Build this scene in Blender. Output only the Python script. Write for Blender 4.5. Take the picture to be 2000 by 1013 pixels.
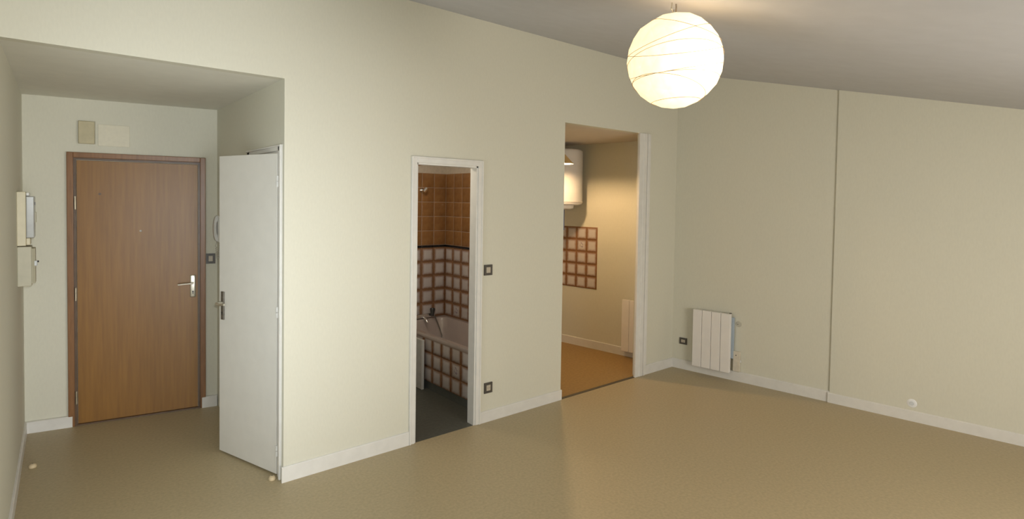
import bpy, bmesh, math, random
from mathutils import Vector, Matrix
random.seed(7)
R = math.radians
for o in list(bpy.data.objects):
    bpy.data.objects.remove(o)
C = bpy.context.scene.collection
SC = bpy.context.scene

# ------------------------------------------------------------------ camera
CAM = Vector((-1.1748, -3.5616, 1.7796))
YAW, PITCH, ROLL = -0.689, -0.0297, 0.0149
F, PPX, PPY = 1104.18, 983.5, 425.81
cy_, sy_ = math.cos(YAW), math.sin(YAW)
fw = Vector((-sy_, cy_, 0)); rt = Vector((cy_, sy_, 0)); up = Vector((0, 0, 1))
f2 = fw*math.cos(PITCH) + up*math.sin(PITCH)
u2 = up*math.cos(PITCH) - fw*math.sin(PITCH)
r3 = rt*math.cos(ROLL) + u2*math.sin(ROLL)
u3 = u2*math.cos(ROLL) - rt*math.sin(ROLL)
cd = bpy.data.cameras.new('camera'); cam = bpy.data.objects.new('camera', cd); C.objects.link(cam)
M = Matrix((r3, u3, -f2)).transposed().to_4x4(); M.translation = CAM
cam.matrix_world = M
cd.sensor_fit = 'HORIZONTAL'; cd.sensor_width = 36; cd.lens = 36*F/2000
cd.shift_x = (1000-PPX)/2000; cd.shift_y = (PPY-506.5)/2000
cd.clip_start = .02
SC.camera = cam

# ------------------------------------------------------------------ light and exposure
vs = SC.view_settings
vs.view_transform = 'Standard'; vs.look = 'None'; vs.gamma = 1; vs.use_curve_mapping = False
vs.exposure = 0.0
w = bpy.data.worlds.new('world'); SC.world = w; w.use_nodes = True
wn = w.node_tree; bg = wn.nodes['Background']
sky = wn.nodes.new('ShaderNodeTexSky'); sky.sky_type = 'HOSEK_WILKIE'; sky.turbidity = 6
sky.sun_direction = (0.3, 0.7, 0.5)
wn.links.new(sky.outputs[0], bg.inputs[0]); bg.inputs[1].default_value = 0.8

def lamp(name, kind, loc, watts, col, **kw):
    l = bpy.data.lights.new(name, kind); l.energy = watts; l.color = col
    for k, v in kw.items(): setattr(l, k, v)
    o = bpy.data.objects.new(name, l); o.location = loc; C.objects.link(o); return o
# the photographer's flash (its glints show in the bathroom tiles)
fl = lamp('camera_flash', 'SPOT', CAM + u3*.07 + f2*.06, 142, (.96, 1.0, 1.0), shadow_soft_size=.025, spot_size=R(70), spot_blend=1)
FA = (Vector((-.82, 1.8, 1.5)) - fl.location)
fl.rotation_euler = FA.to_track_quat('-Z', 'Y').to_euler()
fl = lamp('camera_flash', 'SPOT', CAM + u3*.07 + f2*.06, 12, (.94, .98, 1.0), shadow_soft_size=.03, spot_size=R(40), spot_blend=1)
FA = (Vector((1.75, .6, 1.25)) - fl.location)
fl.rotation_euler = FA.to_track_quat('-Z', 'Y').to_euler()
# unseen windows: rear right for daylight, the other two added to light the alcove
YB = -5.0
WINS = ((-1.20, -.10, .12, 1.86), (-1.75, -.45, .45, 2.05), (.9, 2.7, .55, 1.74))
(a, b, c, d) = WINS[0]
po = lamp('unseen_window_lamp', 'AREA', ((a+b)/2, YB-.06, (c+d)/2), 8, (.95, .99, 1.0), shape='RECTANGLE', size=b-a-.1, size_y=d-c-.1, spread=R(50))  # narrow lamp in the added rear window, brightens the alcove
po.rotation_euler = (R(90), 0, 0)
(a, b, c, d) = WINS[1]
po = lamp('unseen_window_lamp', 'AREA', (-1.46, (a+b)/2, (c+d)/2), 17, (.90, .98, 1.0), shape='RECTANGLE', size=b-a-.1, size_y=d-c-.1)  # fill lamp in the added left window
po.rotation_euler = (R(90), 0, R(-90))
(a, b, c, d) = WINS[2]
po = lamp('unseen_window_lamp', 'AREA', ((a+b)/2, YB-.06, (c+d)/2), 80, (1, .95, .86), shape='RECTANGLE', size=b-a-.1, size_y=d-c-.1)
po.rotation_euler = (R(90), 0, 0)

lamp('bathroom_fill_light', 'POINT', (1.25, .62, 2.30), 12.5, (1, .88, .72), shadow_soft_size=.08)  # unseen light without a fixture, added to brighten the bathroom

# ------------------------------------------------------------------ materials
def mat(name, col, rough=.6, var=.05, vscale=30, bump=0, bscale=200, spec=.5, stretch=(1, 1, 1), metal=0, col2=None, detail=3, coat=0):
    m = bpy.data.materials.new(name); m.use_nodes = True
    n, l = m.node_tree.nodes, m.node_tree.links
    b = n['Principled BSDF']
    tc = n.new('ShaderNodeTexCoord'); mp = n.new('ShaderNodeMapping'); mp.inputs['Scale'].default_value = stretch
    l.new(tc.outputs['Object'], mp.inputs[0])
    nz = n.new('ShaderNodeTexNoise'); nz.inputs['Scale'].default_value = vscale; nz.inputs['Detail'].default_value = detail
    l.new(mp.outputs[0], nz.inputs['Vector'])
    rp = n.new('ShaderNodeValToRGB')
    c2 = col2 or tuple(c*(1-2*var) for c in col)
    c1 = col if col2 else tuple(min(1, c*(1+var)) for c in col)
    rp.color_ramp.elements[0].position = .3; rp.color_ramp.elements[1].position = .7
    rp.color_ramp.elements[0].color = (*c2, 1); rp.color_ramp.elements[1].color = (*c1, 1)
    l.new(nz.outputs[0], rp.inputs[0]); l.new(rp.outputs[0], b.inputs['Base Color'])
    b.inputs['Roughness'].default_value = rough; b.inputs['Metallic'].default_value = metal
    b.inputs['Specular IOR Level'].default_value = spec
    b.inputs['Coat Weight'].default_value = coat
    if bump:
        nb = n.new('ShaderNodeTexNoise'); nb.inputs['Scale'].default_value = bscale; nb.inputs['Detail'].default_value = 2
        l.new(mp.outputs[0], nb.inputs['Vector'])
        bp = n.new('ShaderNodeBump'); bp.inputs['Strength'].default_value = bump; bp.inputs['Distance'].default_value = .002
        l.new(nb.outputs[0], bp.inputs['Height']); l.new(bp.outputs[0], b.inputs['Normal'])
    return m

WALL = mat('cream_wallpaper', (.69, .672, .57), .75, .012, 90, .12, 300, .2, (1, 1, .35))
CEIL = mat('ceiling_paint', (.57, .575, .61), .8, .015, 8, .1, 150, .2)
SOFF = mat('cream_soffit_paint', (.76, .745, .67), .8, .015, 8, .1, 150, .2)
CEILK = mat('kitchen_ceiling_paint', (.66, .60, .52), .8, .015, 8, .1, 150, .2)
TRIM = mat('white_gloss_trim', (.76, .745, .71), .35, .02, 15)
FLOOR = mat('beige_linoleum', (.46, .375, .228), .42, .06, 55, .08, 120, .4, detail=6)
FLOORK = mat('kitchen_linoleum', (.37, .235, .09), .5, .08, 40, .08, 120, .3, detail=6)
FLOORB = mat('bathroom_vinyl', (.095, .098, .082), .45, .1, 40, .05, 120, .4)
STRIP = mat('threshold_strip', (.10, .08, .055), .5)
DOORW = mat('varnished_door_veneer', (.29, .138, .028), .40, .1, 9, 0, 200, .5, (6, 6, .35), col2=(.23, .108, .023), detail=8)
DOORF = mat('dark_door_frame', (.25, .118, .046), .35, .1, 12, 0, 200, .5, (5, 5, .5))
DOORF2 = mat('dark_rebate', (.13, .08, .048), .4, .1, 12)
DOORL = mat('white_door_paint', (.75, .73, .68), .42, .015, 10, .04, 100, .4)
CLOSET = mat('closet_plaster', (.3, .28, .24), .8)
STEEL = mat('brushed_plate', (.62, .59, .50), .3, .05, 60, metal=.75)
DARKMET = mat('dull_bronze_metal', (.20, .18, .15), .4, .1, 60, metal=.6)
CHROME = mat('chrome', (.85, .85, .85), .18, .02, 20, metal=1)
BRASS = mat('tarnished_hinge', (.40, .35, .26), .35, .05, 60, metal=.7)
BRONZE = mat('bronze_switch_frame', (.085, .075, .065), .4, .08, 40)
INSERT = mat('beige_switch_insert', (.50, .44, .35), .4, .03, 40)
IVORY = mat('ivory_plastic', (.62, .56, .40), .45, .03, 20)
IVORY2 = mat('grey_ivory_plastic', (.46, .43, .32), .45, .03, 20)
BEIGEPL = mat('yellowed_plastic', (.53, .47, .31), .5, .05, 20)
GREYPL = mat('smoky_meter_cover', (.36, .36, .34), .2, .04, 20)
DARKPL = mat('dark_plastic', (.03, .03, .03), .4)
WHITEPL = mat('white_plastic', (.74, .73, .70), .4, .02, 20)
ENAMEL = mat('white_enamel', (.64, .63, .61), .22, .015, 10, coat=.3)
RADI = mat('radiator_white', (.84, .81, .78), .4, .01, 10)
RADBACK = mat('radiator_steel_back', (.42, .50, .58), .45, .03, 20)
TUB = mat('shaded_tub_enamel', (.47, .40, .37), .12, .02, 10, coat=.4)  # shade inside the tub is put into this darker base colour
GROUT = mat('grout', (.40, .26, .17), .8)
GROUTB = mat('brown_grout', (.26, .12, .05), .8)
COPPER = mat('copper_rail', (.80, .33, .12), .25, .05, 30, metal=.9)
TAN = mat('tan_lampshade', (.60, .42, .18), .5, .04, 20)
RED = mat('red_badge', (.55, .10, .06), .4)
BLACKT = mat('black_border_glaze', (.012, .012, .014), .15)
ORANGET = mat('caramel_glaze', (.34, .17, .062), .10, .12, 14, col2=(.25, .115, .04), detail=6)
STEPB = mat('rounded_stop_wood', (.62, .50, .32), .4, .05, 30)

def tile_mat(name, flower=False):
    m = bpy.data.materials.new(name); m.use_nodes = True
    n, l = m.node_tree.nodes, m.node_tree.links; b = n['Principled BSDF']
    tc = n.new('ShaderNodeTexCoord'); sp = n.new('ShaderNodeSeparateXYZ')
    nz = n.new('ShaderNodeTexNoise'); nz.inputs['Scale'].default_value = 45
    l.new(tc.outputs['Object'], nz.inputs['Vector']); l.new(tc.outputs['Object'], sp.inputs[0])
    def mth(op, a, b_=None):
        k = n.new('ShaderNodeMath'); k.operation = op
        for i, v in enumerate((a, b_)):
            if v is None: continue
            if isinstance(v, (int, float)): k.inputs[i].default_value = v
            else: l.new(v, k.inputs[i])
        return k.outputs[0]
    ax = mth('ABSOLUTE', sp.outputs[0]); az = mth('ABSOLUTE', sp.outputs[2])
    mx = mth('MAXIMUM', ax, az)
    d = mth('ADD', mx, mth('MULTIPLY', mth('SUBTRACT', nz.outputs[0], .5), .016))
    mr = n.new('ShaderNodeMapRange'); mr.interpolation_type = 'SMOOTHSTEP'
    mr.inputs['From Min'].default_value = .034; mr.inputs['From Max'].default_value = .072
    l.new(d, mr.inputs['Value'])
    mix = n.new('ShaderNodeMix'); mix.data_type = 'RGBA'
    mix.inputs[6].default_value = (.60, .55, .53, 1); mix.inputs[7].default_value = (.25, .115, .05, 1)
    l.new(mr.outputs[0], mix.inputs[0]); out = mix.outputs[2]
    if flower:
        vo = n.new('ShaderNodeTexVoronoi'); vo.inputs['Scale'].default_value = 55; l.new(tc.outputs['Object'], vo.inputs['Vector'])
        dots = mth('LESS_THAN', vo.outputs['Distance'], .42)
        ell = mth('ADD', mth('MULTIPLY', mth('POWER', mth('DIVIDE', sp.outputs[0], .026), 2), 1.0), mth('POWER', mth('DIVIDE', sp.outputs[2], .036), 2))
        msk = mth('MULTIPLY', dots, mth('LESS_THAN', ell, 1.0))
        mix2 = n.new('ShaderNodeMix'); mix2.data_type = 'RGBA'
        mix2.inputs[7].default_value = (.27, .20, .27, 1)
        l.new(out, mix2.inputs[6]); l.new(mth('MULTIPLY', msk, .8), mix2.inputs[0]); out = mix2.outputs[2]
    l.new(out, b.inputs['Base Color']); b.inputs['Roughness'].default_value = .16
    return m
TILE = tile_mat('brown_edged_glaze'); TILEF = tile_mat('flower_print_glaze', True)

# ------------------------------------------------------------------ mesh helpers
def BM(): return bmesh.new()
def box(bm, x0, x1, y0, y1, z0, z1, bev=0, seg=2):
    r = bmesh.ops.create_cube(bm, size=1)
    vs_ = r['verts']
    bmesh.ops.scale(bm, vec=(abs(x1-x0), abs(y1-y0), abs(z1-z0)), verts=vs_)
    bmesh.ops.translate(bm, vec=((x0+x1)/2, (y0+y1)/2, (z0+z1)/2), verts=vs_)
    if bev:
        es = list({e for v in vs_ for e in v.link_edges})
        bmesh.ops.bevel(bm, geom=es, offset=bev, segments=seg, affect='EDGES', profile=.5)
    return bm
def prism(bm, pts, d0, d1, axis='y'):
    # polygon in the plane across `axis`, pushed from d0 to d1
    def P(a, b, d): return {'y': (a, d, b), 'x': (d, a, b), 'z': (a, b, d)}[axis]
    lo = [bm.verts.new(P(a, b, d0)) for a, b in pts]; hi = [bm.verts.new(P(a, b, d1)) for a, b in pts]
    n = len(pts); bm.faces.new(lo); bm.faces.new(hi[::-1])
    for i in range(n): bm.faces.new((lo[i], lo[(i+1) % n], hi[(i+1) % n], hi[i]))
    bmesh.ops.recalc_face_normals(bm, faces=bm.faces)
    return bm
def cyl(bm, p0, p1, r0, r1=None, seg=16):
    p0, p1 = Vector(p0), Vector(p1); d = p1-p0
    r = bmesh.ops.create_cone(bm, cap_ends=True, segments=seg, radius1=r0, radius2=r0 if r1 is None else r1, depth=d.length)
    q = d.to_track_quat('Z', 'Y').to_matrix().to_4x4(); q.translation = (p0+p1)/2
    bmesh.ops.transform(bm, matrix=q, verts=r['verts']); return bm
def tube(bm, pts, r, seg=8, closed=False):
    pts = [Vector(p) for p in pts]; n = len(pts); rings = []
    ref = Vector((.13, .31, .94))
    for i, p in enumerate(pts):
        a = pts[(i-1) % n] if (closed or i) else p; b = pts[(i+1) % n] if (closed or i < n-1) else p
        t = (b-a).normalized(); u = t.cross(ref)
        if u.length < .05: u = t.cross(Vector((1, 0, 0)))
        u.normalize(); v = t.cross(u)
        rings.append([bm.verts.new(p + u*r*math.cos(k*2*math.pi/seg) + v*r*math.sin(k*2*math.pi/seg)) for k in range(seg)])
    for i in range(n if closed else n-1):
        A, B = rings[i], rings[(i+1) % n]
        for k in range(seg): bm.faces.new((A[k], A[(k+1) % seg], B[(k+1) % seg], B[k]))
    if not closed: bm.faces.new(rings[0][::-1]); bm.faces.new(rings[-1])
    bmesh.ops.recalc_face_normals(bm, faces=bm.faces); return bm
def lathe(bm, prof, seg=32, cap=True):
    # profile of (radius, z) from bottom to top
    rings = [[bm.verts.new((r*math.cos(k*2*math.pi/seg), r*math.sin(k*2*math.pi/seg), z)) for k in range(seg)] for r, z in prof]
    for A, B in zip(rings, rings[1:]):
        for k in range(seg): bm.faces.new((A[k], A[(k+1) % seg], B[(k+1) % seg], B[k]))
    if cap: bm.faces.new(rings[0][::-1]); bm.faces.new(rings[-1])
    bmesh.ops.recalc_face_normals(bm, faces=bm.faces); return bm
def obj(name, bm, m, parent=None, loc=None, rotz=0, smooth=False):
    me = bpy.data.meshes.new(name); bm.to_mesh(me); bm.free(); me.materials.append(m)
    if smooth:
        me.polygons.foreach_set('use_smooth', [True]*len(me.polygons))
        me.set_sharp_from_angle(angle=R(40))
    o = bpy.data.objects.new(name, me); C.objects.link(o)
    if parent: o.parent = parent
    if loc: o.location = loc
    o.rotation_euler = (0, 0, rotz); return o
def tag(o, label, cat, group=None):
    o['label'] = label; o['category'] = cat
    if group: o['group'] = group
    return o
def thing(name, label, cat, loc, rotz=0, group=None):
    o = bpy.data.objects.new(name, None); C.objects.link(o); o.empty_display_size = .1
    o.location = loc; o.rotation_euler = (0, 0, rotz); return tag(o, label, cat, group)
def struct(name, bm, m, label=None, **kw):
    o = obj(name, bm, m, **kw); o['kind'] = 'structure'
    if label: o['label'] = label
    return o
def copy_thing(src, loc, rotz, label):
    r = src.copy(); C.objects.link(r); r.location = loc; r.rotation_euler = (0, 0, rotz); r['label'] = label
    for ch in src.children:
        c = ch.copy(); C.objects.link(c); c.parent = r
        for g in ch.children:
            d = g.copy(); C.objects.link(d); d.parent = c
    return r

# ------------------------------------------------------------------ room dimensions
T = .07
H0, K = 3.1907, -.2435
def cz(y): return H0 - K*y
HS, D, AE = 2.5139, 1.6927, -.1754
XR, AR, SB, YS = 4.1794, -.13, .016, -1.5317
XL, AL = -1.3153, .0275
BX0, BX1, BZ = .938, 1.49, 2.05
KX0, KX1, KZ = 2.455, 3.582, 2.49
def rx(y): return XR + AR*y
def lx(y): return XL + AL*y
def ey(x): return D + AE*x
A_E = math.atan(AE); A_R = math.atan2(-1, -AR); A_L = math.atan2(1, AL)

# ------------------------------------------------------------------ the shell
struct('floor', prism(BM(), [(-1.7, -5.2), (5.3, -5.2), (5.3, .0), (.0, .0), (.0, 2.4), (-1.7, 2.4)], -.08, 0, 'z'), FLOOR, 'beige linoleum floor of the living room and entrance')
struct('floor_bathroom', box(BM(), .0, 2.4, .0, 1.8, -.08, .0), FLOORB, 'dark grey bathroom floor')
struct('floor_kitchen', box(BM(), 2.4, 5.3, .0, 3.0, -.08, .0), FLOORK, 'orange tan kitchen floor')
struct('wall_far', prism(BM(), [(0, 0), (BX0, 0), (BX0, BZ), (BX1, BZ), (BX1, 0), (KX0, 0), (KX0, KZ), (KX1, KZ), (KX1, 0), (XR+.15, 0), (XR+.15, H0+.1), (-1.5, H0+.1), (-1.5, HS), (0, HS)], 0, T), WALL, 'cream wall with the bathroom doorway and kitchen opening')
bm = BM()
prism(bm, [(.08, cz(.08)), (-5.2, cz(-5.2)), (-5.2, cz(-5.2)+.1), (.08, cz(.08)+.1)], -1.7, 5.3, 'x')
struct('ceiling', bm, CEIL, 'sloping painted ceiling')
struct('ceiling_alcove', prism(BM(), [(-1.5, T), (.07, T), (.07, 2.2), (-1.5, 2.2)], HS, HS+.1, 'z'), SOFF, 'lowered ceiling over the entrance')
struct('ceiling_kitchen', box(BM(), 2.35, 4.4, T, 3.0, KZ, KZ+.1), CEILK, 'low kitchen ceiling')
struct('ceiling_bathroom', box(BM(), .075, 2.35, T, 1.8, 2.42, 2.5), CEIL, 'bathroom ceiling')
def lq(bm, y0, y1, d0, d1, z0, z1):
    # block set into the left wall, d0 to d1 behind its face
    return prism(bm, [(lx(y1)-d0, y1), (lx(y0)-d0, y0), (lx(y0)-d1, y0), (lx(y1)-d1, y1)], z0, z1, 'z')
bm = BM(); (a, b, c, d) = WINS[1]
lq(bm, b, 2.3, 0, .14, 0, 3.4); lq(bm, -5.2, a, 0, .14, 0, 3.4); lq(bm, a, b, 0, .14, 0, c); lq(bm, a, b, 0, .14, d, 3.4)
struct('wall_left', bm, WALL, 'cream wall left of the entrance')
bm = BM(); prism(bm, [(-1.5, ey(-1.5)), (.07, ey(.07)), (.07, ey(.07)+.12), (-1.5, ey(-1.5)+.12)], 0, 2.6, 'z')
struct('wall_alcove_back', bm, WALL, 'cream wall around the entrance door')
DY0, DY1, DZ = .10, .735, 2.078
struct('wall_alcove_right', prism(BM(), [(T, 0), (DY0, 0), (DY0, DZ), (DY1, DZ), (DY1, 0), (1.70, 0), (1.70, HS), (T, HS)], 0, T, 'x'), WALL, 'side wall of the entrance behind the white door')
bm = BM(); prism(bm, [(rx(3), 3), (rx(YS-.001), YS-.001), (rx(YS-.001)+.12, YS-.001), (rx(3)+.12, 3)], 0, 3.4, 'z')
struct('wall_right', bm, WALL, 'cream right wall running on into the kitchen')
bm = BM(); prism(bm, [(rx(YS)-SB, YS), (rx(-5.2)-SB, -5.2), (rx(-5.2)+.12, -5.2), (rx(YS)+.12, YS)], 0, 3.0, 'z')
struct('wall_right_front', bm, WALL, 'slightly proud stretch of the right wall')
# unseen rear wall: daylight window at right, added window at left
XB1 = rx(-5.2)+.2
bm = BM()
xs = [-1.7, WINS[0][0], WINS[0][1], WINS[2][0], WINS[2][1], XB1]
for k in (0, 2, 4): box(bm, xs[k], xs[k+1], YB-.15, YB, 0, 2.1)
for a, b, c, d in (WINS[0], WINS[2]): box(bm, a, b, YB-.15, YB, 0, c); box(bm, a, b, YB-.15, YB, d, 2.1)
struct('wall_rear', bm, WALL, 'cream wall with two windows, one of them added')
GL = bpy.data.materials.new('window_glass'); GL.use_nodes = True
g = GL.node_tree.nodes['Principled BSDF']; g.inputs['Roughness'].default_value = .02; g.inputs['Alpha'].default_value = .12
for nm, (a, b, c, d), lb in (('added_window_1', WINS[0], 'tall white frame of an added window in the rear wall'), ('window_3', WINS[2], 'wide white window frame in the rear wall')):
    bm = BM()
    box(bm, a, b, YB-.15, YB-.10, c, c+.05); box(bm, a, b, YB-.15, YB-.10, d-.05, d)
    box(bm, a, a+.05, YB-.15, YB-.10, c+.05, d-.05); box(bm, b-.05, b, YB-.15, YB-.10, c+.05, d-.05)
    win = struct(nm, bm, TRIM, lb)
    obj('pane', box(BM(), a+.05, b-.05, YB-.13, YB-.125, c+.05, d-.05), GL, win)
(a, b, c, d) = WINS[1]
bm = BM()
lq(bm, a, b, .10, .14, c, c+.05); lq(bm, a, b, .10, .14, d-.05, d); lq(bm, a, a+.05, .10, .14, c+.05, d-.05); lq(bm, b-.05, b, .10, .14, c+.05, d-.05)
win = struct('added_window_2', bm, TRIM, 'white frame of an added window in the left wall')  # frame of the added window, out of view
obj('pane', lq(BM(), a+.05, b-.05, .12, .125, c+.05, d-.05), GL, win)
# bathroom, kitchen and closet shells
XT, YT, TX = 2.30, 1.66, 1.645       # bathroom corner and tub front
wbb = struct('wall_bathroom_back', box(BM(), .78, XT+.1, YT, YT+.1, 0, 2.5), mat('bathroom_plaster', (.56, .49, .40), .7), 'bathroom wall with the shower tap')
wbr = struct('wall_bathroom_right', box(BM(), XT, XT+.09, T, YT, 0, 2.5), mat('bathroom_plaster_2', (.56, .49, .40), .7), 'bathroom wall along the tub')
struct('wall_bathroom_left', box(BM(), .78, .84, T, YT, 0, 2.5), WALL, 'bathroom wall on the closet side')
struct('wall_kitchen_back', box(BM(), 2.35, rx(2.9)+.05, 2.85, 2.97, 0, 2.55), WALL, 'hidden end wall of the kitchen')
struct('wall_kitchen_left', box(BM(), XT+.09, XT+.13, T, 2.85, 0, 2.55), WALL, 'kitchen wall shared with the bathroom')
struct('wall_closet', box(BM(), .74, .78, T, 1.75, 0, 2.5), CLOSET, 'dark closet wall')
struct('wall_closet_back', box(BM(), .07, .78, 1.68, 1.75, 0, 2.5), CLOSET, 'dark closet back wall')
struct('trim_1', box(BM(), KX0, KX1, -.006, .028, -.01, .004), STRIP, 'dark threshold strip at the kitchen')

# ------------------------------------------------------------------ baseboards
BH, BT = .098, .013
def bb(name, bm, label): return struct(name, bm, TRIM, label)
def bprof(): return [(0, 0), (BT, 0), (BT, BH-.006), (BT-.005, BH), (0, BH)]
def run(name, p0, p1, label, h=BH, t=BT):
    # board along the floor from p0 to p1, its room side on the left of the direction
    p0, p1 = Vector((*p0, 0)), Vector((*p1, 0)); d = (p1-p0).normalized(); n = Vector((-d.y, d.x, 0))
    bm = BM(); pr = [(0, 0), (t, 0), (t, h-.005), (t-.005, h), (0, h)]
    a = [bm.verts.new(p0+n*q+Vector((0, 0, z))) for q, z in pr]; b = [bm.verts.new(p1+n*q+Vector((0, 0, z))) for q, z in pr]
    bm.faces.new(a); bm.faces.new(b[::-1])
    for i in range(5): bm.faces.new((a[i], a[(i+1) % 5], b[(i+1) % 5], b[i]))
    bmesh.ops.recalc_face_normals(bm, faces=bm.faces)
    return struct(name, bm, TRIM, label)
run('baseboard_far', (BX0-.045, 0), (-BT, 0), 'white baseboard left of the bathroom door')
run('baseboard_far_middle', (KX0+.004, 0), (BX1+.048, 0), 'white baseboard between bathroom and kitchen', .09)
run('baseboard_far_right', (XR, 0), (KX1+.118, 0), 'white baseboard in the room corner')
run('baseboard_right', (rx(YS), YS), (XR, 0), 'white baseboard under the radiator')
run('baseboard_right_front', (rx(-4.99)-SB, -4.99), (rx(YS)-SB, YS+BT), 'white baseboard along the proud wall', .088)
run('baseboard_kitchen', (XR, T), (rx(2.84), 2.84), 'white baseboard along the kitchen wall') if False else run('baseboard_kitchen', (rx(T), T), (rx(2.84), 2.84), 'white baseboard along the kitchen wall')
run('baseboard_left', (lx(-4.99), -4.99), (lx(1.9), 1.9), 'white baseboard along the left wall', .09) if False else run('baseboard_left', (lx(1.9), 1.9), (lx(-4.99), -4.99), 'white baseboard along the left wall', .085)
run('baseboard_alcove_left', (-.978, ey(-.978)), (-1.262, ey(-1.262)), 'white baseboard left of the entrance door', .084, .032)
run('baseboard_alcove_right', (-.002, ey(-.002)), (-.114, ey(-.114)), 'white baseboard right of the entrance door', .092, .032)

# ------------------------------------------------------------------ door casings
bm = BM()
CW = .046
for x0, x1, z0, z1 in ((BX0-CW, BX0, 0, BZ+CW), (BX1, BX1+CW, 0, BZ+CW), (BX0, BX1, BZ, BZ+CW)):
    box(bm, x0, x1, -.014, .004, z0, z1, .003, 1)
for x0, x1, z0, z1 in ((BX0-CW, BX0-CW+.014, 0, BZ+CW), (BX1+CW-.014, BX1+CW, 0, BZ+CW), (BX0-CW+.014, BX1+CW-.014, BZ+CW-.014, BZ+CW)):
    box(bm, x0, x1, -.021, -.012, z0, z1, .003, 1)
box(bm, BX0-.002, BX0+.012, -.002, T+.01, 0, BZ); box(bm, BX1-.012, BX1+.002, -.002, T+.01, 0, BZ)
box(bm, BX0, BX1, -.002, T+.01, BZ-.012, BZ+.002)
struct('trim_2', bm, TRIM, 'white casing of the bathroom doorway')
bm = BM()
JX = KX1-.064
box(bm, JX, KX1+.05, -.014, .010, 0, KZ, .002, 1)
box(bm, JX+.060, JX+.118, -.019, .004, 0, KZ, .003, 1); box(bm, JX+.124, JX+.150, -.023, .004, 0, KZ, .003, 1); box(bm, JX+.154, JX+.182, -.015, .004, 0, KZ, .003, 1)
box(bm, JX+.1, JX+.175, -.009, .004, 0, KZ)
struct('trim_3', bm, TRIM, 'white casing right of the kitchen opening')
bm = BM()
box(bm, -.006, .004, .052, DY0, 0, DZ+.028); box(bm, -.016, .004, .034, .054, 0, DZ+.036, .003, 1)
box(bm, -.006, .004, DY1, DY1+.045, 0, DZ+.028)
box(bm, -.006, .004, .054, DY1+.045, DZ, DZ+.028); box(bm, -.014, .004, .054, DY1+.055, DZ+.024, DZ+.036, .003, 1); box(bm, .002, .05, DY0, DY1, DZ-.016, DZ+.002)
box(bm, -.002, T, DY0-.004, DY0+.004, 0, DZ); box(bm, -.002, T, DY1-.004, DY1+.004, 0, DZ)
struct('trim_4', bm, TRIM, 'white casing around the open white door')

# ------------------------------------------------------------------ entrance door
xc = -.545; dw = .92/2*1.012
door = thing('door_1', 'varnished brown flush entrance door in a dark wooden frame', 'door', (xc, ey(xc), 0), A_E); door['kind'] = 'structure'
zt, fb = 2.105, .040
bm = BM()
for a in ((-dw, -dw+fb, 0, zt), (dw-fb, dw, 0, zt), (-dw+fb, dw-fb, zt-fb, zt)): box(bm, a[0], a[1], -.03, .0, a[2], a[3], .004, 2)
obj('door_frame', bm, DOORF, door)
bm = BM(); q = .016
for a in ((-dw+fb, -dw+fb+q, 0, zt-fb), (dw-fb-q, dw-fb, 0, zt-fb), (-dw+fb+q, dw-fb-q, zt-fb-q, zt-fb)): box(bm, a[0], a[1], -.014, .0, a[2], a[3])
obj('rebate', bm, DOORF2, door)
leaf = obj('door_leaf', box(BM(), -dw+fb+q+.002, dw-fb-q-.002, -.008, .0, .012, zt-fb-q-.003, .002, 1), DOORW, door)
obj('threshold', box(BM(), -dw+fb, dw-fb, -.022, .0, 0, .011), DOORF2, door)
for z in (1.72, 1.02, .22):
    obj('hinge', cyl(BM(), (-dw+fb+.010, -.018, z-.05), (-dw+fb+.010, -.018, z+.05), .008, seg=10), BRASS, door, smooth=True)
obj('peephole', cyl(BM(), (.005, -.012, 1.50), (.005, -.004, 1.50), .008, seg=14), DARKMET, door, smooth=True)
obj('nail_hole', cyl(BM(), (-.262, -.0095, 1.79), (-.262, -.004, 1.79), .009, seg=10), DOORF2, door)
px = .371
plate = obj('lock_plate', box(BM(), px-.021, px+.021, -.018, -.006, .942, 1.128, .008, 3), STEEL, door, smooth=True)
bm = BM(); cyl(bm, (px, -.016, 1.062), (px, -.05, 1.062), .010, seg=12); tube(bm, [(px+.004, -.05, 1.062), (px-.04, -.052, 1.060), (px-.11, -.050, 1.056)], .0075, 8)
obj('lever', bm, STEEL, plate, smooth=True)
bm = BM(); cyl(bm, (px, -.0195, .990), (px, -.015, .990), .007, seg=10); box(bm, px-.003, px+.003, -.0195, -.015, .968, .988)
obj('keyhole', bm, DARKPL, plate)

# ------------------------------------------------------------------ white door standing ajar
hx, hy = -.010, .105
ang = math.atan2(.7-.105, -.206-hx)
dr = thing('door_2', 'plain white flush door standing ajar in the entrance alcove', 'door', (hx, hy, 0), ang); dr['kind'] = 'structure'
L = .632
obj('door_leaf', box(BM(), 0, L, -.036, 0, .012, 2.061, .002, 1), DOORL, dr)
for z in (1.885, 1.055, .165):
    bm = BM(); cyl(bm, (-.006, .000, z-.035), (-.006, .000, z-.002), .009, seg=12); cyl(bm, (-.006, .000, z+.002), (-.006, .000, z+.035), .009, seg=12); box(bm, -.006, .012, -.012, .0015, z-.034, z+.034)
    obj('hinge', bm, WHITEPL, dr, smooth=True)
plate = obj('lock_plate', box(BM(), L-.066, L-.030, -.001, .009, .935, 1.130, .003, 1), DARKMET, dr)
bm = BM(); cyl(bm, (L-.047, .005, 1.052), (L-.047, .05, 1.052), .010, seg=12); tube(bm, [(L-.043, .05, 1.052), (L-.085, .053, 1.050), (L-.14, .050, 1.054)], .008, 8); 
obj('lever', bm, STEEL, plate, smooth=True)
bm = BM(); cyl(bm, (L-.047, .011, .985), (L-.047, .005, .985), .006, seg=8); box(bm, L-.049, L-.045, .006, .011, .970, .985)
obj('keyhole', bm, DARKPL, plate)

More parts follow.
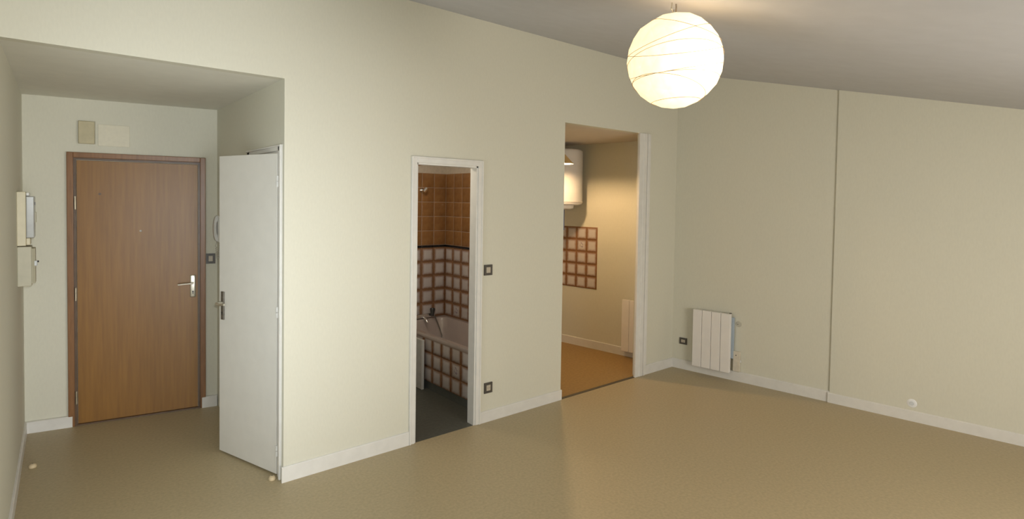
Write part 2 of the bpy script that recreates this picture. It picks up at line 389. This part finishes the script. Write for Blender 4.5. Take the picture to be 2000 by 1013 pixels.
# ------------------------------------------------------------------ switches and sockets
def plate_thing(name, label, cat, loc, rz, w_=.080, h_=.084, socket=False, group=None):
    t = thing(name, label, cat, loc, rz, group)
    bm = BM(); i = .020
    for a in ((-w_/2, w_/2, h_/2-i, h_/2), (-w_/2, w_/2, -h_/2, -h_/2+i), (-w_/2, -w_/2+i, -h_/2+i, h_/2-i), (w_/2-i, w_/2, -h_/2+i, h_/2-i)):
        box(bm, a[0], a[1], -.010, 0, a[2], a[3])
    obj('frame', bm, BRONZE, t)
    ins = obj('socket_insert' if socket else 'rocker', box(BM(), -w_/2+i-.001, w_/2-i+.001, -.012, -.001, -h_/2+i-.001, h_/2-i+.001, .002, 1), INSERT, t)
    if socket:
        bm = BM()
        for sx in (-.008, .008): cyl(bm, (sx, -.0125, 0), (sx, -.010, 0), .0028, seg=8)
        obj('socket_hole', bm, DARKPL, ins)
    return t
plate_thing('light_switch', 'bronze framed light switch at hand height between bathroom doorway and kitchen', 'light switch', (1.603, 0, 1.229), 0)
plate_thing('wall_socket', 'bronze framed wall socket low beside the bathroom doorway', 'socket', (1.620, 0, .275), 0, socket=True)
plate_thing('wall_socket', 'bronze framed wall socket low on the right wall beside the radiator', 'socket', (rx(-.128), -.128, .303), A_R, .083, .068, True)
plate_thing('light_switch', 'bronze framed light switch right of the brown entrance door', 'light switch', (-.049, ey(-.049), 1.259), A_E, .070, .085)

# ------------------------------------------------------------------ door chime and blank plate over the entrance
t = thing('door_chime', 'yellowed plastic chime box on the wall above the entrance door', 'door chime', (-.881, ey(-.881), 2.172), A_E)
obj('back_plate', box(BM(), -.054, .054, -.008, 0, .002, .176), IVORY2, t)
obj('cover', box(BM(), -.050, .050, -.034, -.008, .000, .172, .005, 2), BEIGEPL, t)
t = thing('blank_cover', 'flat painted cover plate on the wall beside the yellowed chime', 'cover plate', (-.711, ey(-.711), 2.163), A_E)
obj('cover_plate', box(BM(), -.103, .103, -.006, 0, 0, .166, .002, 1), mat('painted_cover', (.74, .70, .57), .6, .02, 40), t)

# ------------------------------------------------------------------ electricity boxes on the left wall
yq = 1.22
mt = thing('electricity_meter', 'ivory electricity meter with grey cover on the left wall, above the breaker box', 'electricity meter', (lx(yq), yq, 1.445), A_L)
obj('housing', box(BM(), 0, .19, -.045, 0, 0, .350, .003, 1), IVORY, mt)
bm = BM(); box(bm, .012, .178, -.088, -.044, .050, .322, .006, 2)
obj('meter_cover', bm, GREYPL, mt)
obj('terminal_cover', box(BM(), .02, .17, -.066, -.044, .004, .050, .004, 1), IVORY, mt)
obj('top_tab', box(BM(), .05, .14, -.062, -.044, .322, .346, .004, 1), WHITEPL, mt)
bm = BM(); box(bm, .03, .07, -.096, -.086, .15, .22, .003, 1)
obj('knob', bm, IVORY2, mt); obj('seal', box(BM(), .04, .06, -.092, -.086, .265, .285), DARKPL, mt)
br = thing('breaker_box', 'ivory main breaker box with a lever on the left wall, below the meter', 'breaker box', (lx(yq), yq, 1.182), A_L)
obj('housing', box(BM(), 0, .15, -.072, 0, 0, .258, .003, 1), IVORY2, br)
bm = BM(); prism(bm, [(.0, -.072), (.0, -.074), (.014, -.090), (.136, -.090), (.15, -.072)], .018, .245, 'z')
obj('front_cover', bm, IVORY2, br)
obj('switch_lever', box(BM(), .010, .04, -.100, -.070, .130, .165, .003, 1), mat('clear_grey_lever', (.5, .52, .52), .25), br)
obj('button', cyl(BM(), (.025, -.100, .158), (.025, -.108, .158), .006, seg=8), DARKPL, br)

# ------------------------------------------------------------------ entry phone on the alcove side wall
ip = thing('entry_phone', 'white wall entry phone with hanging cord, half hidden by the open white door', 'intercom', (0, 1.53, 1.41), R(-90))
obj('base', box(BM(), -.045, .045, -.038, 0, .0, .215, .006, 2), WHITEPL, ip, smooth=True)
bm = BM()
pr = []
hp = [(-.034, .002), (-.052, .014), (-.062, .045), (-.066, .10), (-.066, .13), (-.062, .175), (-.052, .208), (-.034, .221)]
hi_ = [(-.026, .216), (-.034, .204), (-.036, .178), (-.044, .160), (-.046, .13), (-.046, .10), (-.044, .07), (-.036, .048), (-.030, .012)]
prism(bm, hp+hi_, -.028, .022, 'x')
bmesh.ops.bevel(bm, geom=[e for e in bm.edges if e.calc_face_angle(0) > R(60)], offset=.004, segments=2, affect='EDGES')
obj('handset', bm, mat('handset_plastic', (.70, .69, .66), .35), ip, smooth=True)
bm = BM(); pts = []
for k in range(121):
    s = k/120; a = s*math.pi
    cx_, cz_ = -.045+.028*(1-math.cos(a))*.5*0 , 0
    base = Vector((.0, -.046+.030*s, -.02-.115*math.sin(a)+.03*s*0))
    if s < .03: base.z = .004-.8*s
    th = k*.95
    pts.append(base + Vector((math.cos(th)*.006, math.sin(th)*.006, 0)))
pts.append(Vector((.0, -.015, .004)))
tube(bm, pts, .0022, 5)
obj('cord', bm, mat('cord_plastic', (.55, .52, .45), .45), ip, smooth=True)

# ------------------------------------------------------------------ radiators
def radiator(label, loc, rz):
    t = thing('electric_radiator', label, 'radiator', loc, rz, 'slim white electric radiators')
    n, W_, H_, g_ = 4, .393, .595, .0035
    fwid = W_/n
    for k in range(n):
        x0 = k*fwid+g_/2; x1 = (k+1)*fwid-g_/2
        obj('fin', box(BM(), x0, x1, -.088, -.048, 0, H_, .004, 2), RADI, t)
    obj('back_frame', box(BM(), .012, W_-.012, -.050, -.026, .02, H_-.02), RADI, t)
    obj('back_panel', box(BM(), .02, W_+.016, -.030, -.014, .14, H_-.04), RADBACK, t)
    for x in (.06, W_-.10): obj('bracket', box(BM(), x, x+.04, -.016, 0, .10, H_-.1), RADBACK, t)
    obj('control_cap', box(BM(), W_-.03, W_-.008, -.052, -.03, H_-.006, H_+.006, .003, 1), BRONZE, t)
    return t
r1 = radiator('white electric radiator with four fins on the right wall of the living room', (rx(-.264), -.264, .085), A_R)
r2 = copy_thing(r1, (rx(.585), .585, .075), A_R, 'white electric radiator on the kitchen wall, half hidden by the opening')
t = thing('cable_outlet', 'small ivory cable outlet box on the wall at the radiator corner', 'cable outlet', (rx(-.70), -.70, .100), A_R)
obj('box_cover', box(BM(), -.034, .034, -.028, 0, 0, .205, .005, 2), mat('outlet_ivory', (.68, .62, .51), .5), t)
obj('screw', cyl(BM(), (-.004, -.0295, .165), (-.004, -.026, .165), .006, seg=8), BRONZE, t)
obj('latch', box(BM(), .030, .042, -.022, -.006, .095, .120, .002, 1), WHITEPL, t)
t = thing('wall_anchor', 'small plaster patch with an empty screw hole right of the radiator', 'wall anchor', (rx(-.705), -.705, .578), A_R)
obj('patch', cyl(BM(), (0, -.003, 0), (0, 0, 0), .024, .03, 14), mat('filler', (.52, .50, .42), .8), t)
obj('screw_hole', cyl(BM(), (-.008, -.0045, -.004), (-.008, -.001, -.004), .0055, seg=8), DARKMET, t)
t = thing('round_wall_disc', 'small round white disc low on the right wall above the baseboard', 'wall cap', (rx(-2.137)-SB, -2.137, .148), A_R)  # flat white disc with a grey centre
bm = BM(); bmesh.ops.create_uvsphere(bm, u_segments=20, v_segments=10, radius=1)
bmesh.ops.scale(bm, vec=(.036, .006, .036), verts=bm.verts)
obj('cap', bm, mat('disc_white', (.86, .87, .88), .4), t, smooth=True)
obj('centre_disc', cyl(BM(), (0, -.0085, 0), (0, -.004, 0), .017, seg=14), mat('disc_grey', (.66, .69, .72), .4), t)

# ------------------------------------------------------------------ door stops on the floor
def stop(label, loc):
    t = thing('door_stop', label, 'door stop', loc, 0, 'round door stops on the floor')
    bm = BM(); lathe(bm, [(.021, 0), (.023, .006), (.021, .014), (.016, .021), (.008, .0245), (.002, .0255)], 18)
    obj('dome', bm, STEPB, t, smooth=True)
    obj('screw', cyl(BM(), (0, 0, .024), (0, 0, .0265), .004, seg=8), DARKMET, t)
    return t
s1 = stop('small round beige door stop on the floor near the left wall', (-1.215, 1.185, 0))
s2 = copy_thing(s1, (-.045, .075, 0), 0, 'small round beige door stop at the foot of the white door hinge')

# ------------------------------------------------------------------ tiles
def tile_mesh(name, w_, h_, m, th=.007, bev=.004):
    bm = BM(); box(bm, -w_/2, w_/2, -th, .001, -h_/2, h_/2)
    es = [e for e in bm.edges if all(v.co.y < -th/2 for v in e.verts)]
    bmesh.ops.bevel(bm, geom=es, offset=bev, segments=2, affect='EDGES', profile=.5)
    me = bpy.data.meshes.new(name); bm.to_mesh(me); bm.free(); me.materials.append(m)
    me.polygons.foreach_set('use_smooth', [True]*len(me.polygons)); me.set_sharp_from_angle(angle=R(75)); return me
P = .153; J = .003
MT = tile_mesh('tile', P-J, .15-J, TILE); MTF = tile_mesh('flower_tile', P-J, .15-J, TILEF)
MO = tile_mesh('plain_tile', P-J, .155-J, ORANGET, .007, .010); MB_ = tile_mesh('border_tile', P-J, .024, BLACKT, .009, .003)
MA = tile_mesh('apron_tile', P-J, .1395-J, TILE); MAF = tile_mesh('apron_flower_tile', P-J, .1395-J, TILEF)
MK = tile_mesh('kitchen_tile', .15-J, .15-J, TILE); MKF = tile_mesh('kitchen_flower_tile', .15-J, .15-J, TILEF)
def put(name, me, parent, loc, rz=0, label=None):
    o = bpy.data.objects.new(name, me); C.objects.link(o); o.parent = parent; o.location = loc
    o.rotation_euler = (random.uniform(-.004, .004), 0, rz+random.uniform(-.004, .004))
    if label: o['label'] = label
    return o
ZB = 1.268
for wall, n, fn, rz in ((wbb, 6, lambda k: (XT-P*(k+.5)-.004, YT), 0), (wbr, 7, lambda k: (XT, YT-P*(k+.5)-.004), R(-90))):
    for k in range(n):
        x, y = fn(k)
        for r in range(6):
            fl_ = wall is wbr and (k, r) == (1, 4)
            put('tile', MTF if fl_ else MT, wall, (x, y, ZB-.15*(r+.5)), rz, 'tile with a small purple flower print' if fl_ else None)
        put('border_tile', MB_, wall, (x, y, ZB+.0135), rz)
        for r in range(5): put('tile', MO, wall, (x, y, ZB+.027+.155*(r+.5)), rz)
bm = BM(); box(bm, XT-P*6-.006, XT, YT-.003, YT, .3, ZB+.027+.155*5); g1 = obj('grout', bm, GROUT, wbb)
bm = BM(); box(bm, XT-.003, XT, YT-P*7-.006, YT, .3, ZB+.027+.155*5); g2 = obj('grout', bm, GROUT, wbr)

# ------------------------------------------------------------------ bathtub
tb = thing('bathtub', 'pale bathtub with tiled front panel seen through the bathroom doorway', 'bathtub', (TX, T+.02, 0))
X1, Y1, ZR = XT-TX-.012, YT-T-.035, .515
def rrect(x0, x1, y0, y1, r, z, bm, n=6):
    vs_ = []
    for cx_, cy2, a0 in ((x1-r, y1-r, 0), (x0+r, y1-r, 90), (x0+r, y0+r, 180), (x1-r, y0+r, 270)):
        for k in range(n+1):
            a = R(a0+90*k/n); vs_.append(bm.verts.new((cx_+r*math.cos(a), cy2+r*math.sin(a), z)))
    return vs_
bm = BM(); loops = [rrect(0, X1, 0, Y1, .01, ZR-.04, bm), rrect(-.006, X1, 0, Y1, .012, ZR-.015, bm), rrect(0, X1, 0, Y1, .015, ZR, bm),
    rrect(.045, X1-.045, .06, Y1-.06, .10, ZR, bm), rrect(.058, X1-.058, .08, Y1-.075, .10, ZR-.02, bm), rrect(.09, X1-.09, .22, Y1-.12, .11, .22, bm), rrect(.12, X1-.12, .28, Y1-.16, .10, .17, bm)]
for A, B in zip(loops, loops[1:]):
    n = len(A)
    for k in range(n): bm.faces.new((A[k], A[(k+1) % n], B[(k+1) % n], B[k]))
bm.faces.new(loops[-1][::-1]); bmesh.ops.recalc_face_normals(bm, faces=bm.faces)
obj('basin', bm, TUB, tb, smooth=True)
ap = obj('apron', box(BM(), .008, .05, 0, Y1, .075, ZR-.03), GROUTB, tb)
for k in range(9):
    for r in range(3):
        f_ = (k, r) == (7, 1)
        put('tile', MAF if f_ else MA, ap, (.008, Y1-.005-P*(k+.5), .075+.1395*(2-r+.5)), R(-90), 'tile with a small purple flower print' if f_ else None)
obj('edge_strip', box(BM(), -.002, .02, 0, Y1, ZR-.034, ZR-.012), mat('brown_edge', (.34, .19, .11), .4), tb)
obj('plinth', box(BM(), .012, .05, 0, Y1, 0, .075), mat('grey_plinth', (.13, .14, .13), .5), tb)

# shower mixer with hose, shower holder, overflow, rail and loose panel
mx_ = thing('shower_mixer', 'chrome bath mixer with black hand shower and hose over the tub', 'bath mixer', (1.985, YT-.006, .545))
for x in (-.075, .075): obj('wall_union', cyl(BM(), (x, 0, 0), (x, -.05, 0), .018, seg=14), CHROME, mx_, smooth=True)
bm = BM(); cyl(bm, (-.10, -.055, 0), (.10, -.055, 0), .024, seg=16); tube(bm, [(0, -.055, -.01), (0, -.09, -.02), (0, -.13, -.035), (0, -.14, -.055)], .014, 10)
obj('body', bm, CHROME, mx_, smooth=True)
for s in (-1, 1):
    obj('tap_handle', lathe(BM(), [(.018, 0), (.026, .008), (.026, .03), (.016, .04)], 10), CHROME, mx_, smooth=True, loc=(s*.1, -.055, .0)).rotation_euler = (0, R(90*s), 0)
bm = BM(); cyl(bm, (.085, -.10, .0), (.105, -.075, .06), .016, .028, 14); cyl(bm, (.105, -.075, .06), (.108, -.070, .075), .030, .026, 14)
obj('hand_shower', bm, DARKPL, mx_, smooth=True)
bm = BM(); tube(bm, [(.10, -.07, .02), (.125, -.09, -.01), (.14, -.12, -.07), (.15, -.16, -.15), (.145, -.20, -.20), (.10, -.25, -.24)], .0065, 8)
obj('hose', bm, mat('grey_hose', (.22, .20, .19), .3, metal=.6), mx_, smooth=True)
t = thing('shower_holder', 'chrome hand shower holder high on the bathroom wall', 'shower holder', (1.985, YT-.006, 1.885))
bm = BM(); cyl(bm, (0, 0, 0), (0, -.012, 0), .028, seg=16); cyl(bm, (0, -.012, 0), (0, -.05, 0), .011, seg=12)
obj('wall_rose', bm, CHROME, t, smooth=True)
bm = BM(); cyl(bm, (-.012, -.06, -.018), (.022, -.06, .018), .020, .024, 14)
obj('cradle', bm, CHROME, t, smooth=True)
t = thing('curtain_rail', 'copper coloured shower curtain rail under the bathroom ceiling', 'curtain rail', (TX+.05, T, 2.125))
obj('rod', cyl(BM(), (0, 0, 0), (0, YT-T, 0), .011, seg=12), COPPER, t, smooth=True)
for y in (0, YT-T-.012): obj('wall_flange', cyl(BM(), (0, y, 0), (0, y+.012, 0), .024, seg=14), COPPER, t, smooth=True)
t = thing('access_panel', 'plain white upright panel standing against the tiled tub front', 'panel', (TX-.045, 1.03, .0), R(-90))
obj('board', box(BM(), -.42, .06, -.012, .012, .004, .47, .002, 1), mat('white_board', (.60, .60, .58), .45), t)
obj('edge_band', box(BM(), .06, .066, -.013, .013, .004, .47), TRIM, t)

# ------------------------------------------------------------------ kitchen
bs = thing('tiled_backsplash', 'patch of white tiles with brown glazed edges on the kitchen wall', 'backsplash', (rx(.99), .99, .728), A_R)
NK = 6
obj('grout', box(BM(), -.15*NK-.002, .002, -.003, 0, -.002, .752), GROUTB, bs)
for c in range(NK):
    for r in range(5):
        f_ = (c, r) == (1, 3)
        put('tile', MKF if f_ else MK, bs, (-.15*(c+.5), -.002, .15*(r+.5)), 0, 'tile with a small purple flower print' if f_ else None)

hb = thing('water_heater', 'white upright cylindrical water heater on the kitchen wall', 'water heater', (3.715, 1.29, 1.745), A_R)
rr = .26
obj('tank', lathe(BM(), [(.225, 0), (.245, .006), (.257, .022), (.257, .030), (rr, .033), (rr, .62), (.256, .645), (.242, .660), (.20, .667)], 48), ENAMEL, hb, smooth=True)
obj('seam_ring', lathe(BM(), [(rr, .034), (rr+.003, .037), (rr+.003, .043), (rr, .046)], 48, False), mat('seam_grey', (.55, .52, .47), .4), hb, smooth=True)
obj('bottom_cover', lathe(BM(), [(.06, -.052), (.12, -.050), (.155, -.038), (.16, .0), (.16, .002)], 28), WHITEPL, hb, smooth=True)
bm = BM(); cyl(bm, (.09, -.12, -.030), (.10, -.150, -.030), .022, seg=14)
obj('thermostat_knob', bm, BRONZE, hb, smooth=True)
bm = BM(); cyl(bm, (-.02, -.05, -.10), (-.02, -.05, -.04), .011, seg=10); cyl(bm, (.05, .0, -.30), (.05, .0, -.04), .009, seg=10)
obj('pipe', bm, mat('blue_collar', (.04, .06, .16), .4), hb, smooth=True)
for z in (.10, .52): obj('wall_bracket', box(BM(), -.10, .10, .24, .30, z, z+.04), RADBACK, hb)
# small red badge bent round the tank
bm = BM(); ra = rr+.0012; N = 6
for k in range(N+1):
    a = R(-62+13*k/N*1.0); a = R(-44+14*k/N)
    for z in (.348, .358): bm.verts.new((ra*math.sin(-a)*1, -ra*math.cos(a), z))
bm.verts.ensure_lookup_table()
for k in range(N): bm.faces.new((bm.verts[2*k], bm.verts[2*k+2], bm.verts[2*k+3], bm.verts[2*k+1]))
obj('red_badge', bm, RED, hb)

kl = thing('pendant_lamp', 'tan conical pendant lamp hanging lit in the kitchen', 'lamp', (3.14, .733, 2.188))
bm = BM(); lathe(bm, [(.142, 0), (.031, .122), (.022, .134), (.018, .134), (.027, .118), (.137, .001)], 40, False)
sh = obj('lamp_shade', bm, TAN, kl, smooth=True)
bm = BM(); lathe(bm, [(.1355, .0012), (.0255, .117), (.018, .126)], 40, False)
obj('shade_lining', bm, mat('white_lining', (.85, .80, .70), .5), sh, smooth=True)
obj('socket', cyl(BM(), (0, 0, .06), (0, 0, .155), .017, seg=14), WHITEPL, kl, smooth=True)
obj('cord', cyl(BM(), (0, 0, .15), (0, 0, KZ-2.188), .004, seg=8), WHITEPL, kl)
obj('ceiling_rose', cyl(BM(), (0, 0, KZ-2.188-.03), (0, 0, KZ-2.188), .03, .045, 20), WHITEPL, kl, smooth=True)
EM = bpy.data.materials.new('lit_bulb'); EM.use_nodes = True
e = EM.node_tree.nodes['Principled BSDF']; e.inputs['Emission Color'].default_value = (1, .66, .34, 1); e.inputs['Emission Strength'].default_value = 1380; e.inputs['Base Color'].default_value = (1, 1, 1, 1)
bm = BM(); lathe(bm, [(.004, .014), (.018, .018), (.028, .032), (.028, .046), (.016, .066), (.014, .074)], 20)
obj('bulb', bm, EM, kl, smooth=True)

# ------------------------------------------------------------------ paper lantern
LC = Vector((1.10, -2.03, 2.42)); 
dep = 2.6
LC = CAM + (f2 + r3*((1317.5-PPX)/F) - u3*((120-PPY)/F))*dep
LR = 93.0/F*dep*.985
ln = thing('paper_lantern', 'round white paper lantern hanging lit from the sloping ceiling', 'lamp', LC)
PAPER = bpy.data.materials.new('lantern_paper'); PAPER.use_nodes = True
n, l = PAPER.node_tree.nodes, PAPER.node_tree.links
for k in list(n): n.remove(k)
out = n.new('ShaderNodeOutputMaterial'); tr = n.new('ShaderNodeBsdfTranslucent'); df = n.new('ShaderNodeBsdfDiffuse'); ad = n.new('ShaderNodeMixShader')
nz = n.new('ShaderNodeTexNoise'); nz.inputs['Scale'].default_value = 22; nz.inputs['Detail'].default_value = 5
tc = n.new('ShaderNodeTexCoord'); l.new(tc.outputs['Object'], nz.inputs['Vector'])
rp = n.new('ShaderNodeValToRGB'); rp.color_ramp.elements[0].position = .35; rp.color_ramp.elements[1].position = .65
rp.color_ramp.elements[0].color = (.82, .76, .66, 1); rp.color_ramp.elements[1].color = (.88, .83, .74, 1)
l.new(nz.outputs[0], rp.inputs[0]); l.new(rp.outputs[0], tr.inputs[0]); l.new(rp.outputs[0], df.inputs[0])
ad.inputs[0].default_value = .45; l.new(tr.outputs[0], ad.inputs[1]); l.new(df.outputs[0], ad.inputs[2]); l.new(ad.outputs[0], out.inputs[0])
random.seed(11)
bm = BM(); bmesh.ops.create_icosphere(bm, subdivisions=3, radius=LR)
rings = []
for k in range(9):
    nrm = Vector((random.uniform(-.35, .35), random.uniform(-.35, .35), 1)).normalized(); h = LR*(-.86+1.72*k/8)
    rings.append((nrm, h))
# pleats: paper bellies out between the wire rings
for v in bm.verts:
    d = v.co.normalized(); t_ = min(abs(d.dot(nr)-h/LR) for nr, h in rings)
    v.co = d*LR*(.985 if t_ < .03 else .985+min(.022, (t_-.03)*.10))*(1+.006*math.sin(d.x*9+d.z*5)*math.cos(d.y*8))
# open collar at the top
bmesh.ops.delete(bm, geom=[v for v in bm.verts if v.co.z > LR*.991], context='VERTS')
obj('paper_shade', bm, PAPER, ln, smooth=False)
WIRE = mat('wire_under_paper', (.42, .32, .22), .6)
for nr, h in rings:
    a = nr.orthogonal().normalized(); b = nr.cross(a); rad = math.sqrt(max(LR*LR-h*h, 0))*.992
    bm = BM(); tube(bm, [nr*h*.992 + (a*math.cos(q*2*math.pi/40)+b*math.sin(q*2*math.pi/40))*rad for q in range(40)], .0012, 5, True)
    obj('wire_ring', bm, WIRE, ln)
bm = BM(); zt_ = LR*.962; rt_ = LR*.16
tube(bm, [(rt_*math.cos(q*2*math.pi/24), rt_*math.sin(q*2*math.pi/24), zt_) for q in range(24)], .003, 6, True)
cyl(bm, (-rt_, 0, zt_), (rt_, 0, zt_), .002, seg=6)
obj('collar_wire', bm, mat('collar_wire', (.3, .27, .24), .4, metal=.7), ln)
hc = cz(LC.y) - LC.z
bm = BM(); tube(bm, [(0, 0, .03), (0, 0, LR), (.004, 0, LR+.03), (.002, 0, hc)], .0035, 8)
obj('cord', bm, mat('lamp_cord', (.30, .25, .20), .5), ln)
bm = BM(); tube(bm, [(-.03, 0, hc-.002), (-.034, 0, hc-.03), (-.022, 0, hc-.042), (-.012, 0, hc-.03)], .003, 8)
obj('ceiling_hook', bm, STEEL, ln)
obj('socket', cyl(BM(), (0, 0, .03), (0, 0, .10), .018, seg=14), WHITEPL, ln, smooth=True)
BOFF = Vector((.035, -.045, -.03))
lamp('lantern_bulb_light', 'POINT', LC + r3*.06 - f2*.11 - u3*.03, 4.8, (1, .77, .47), shadow_soft_size=.03)
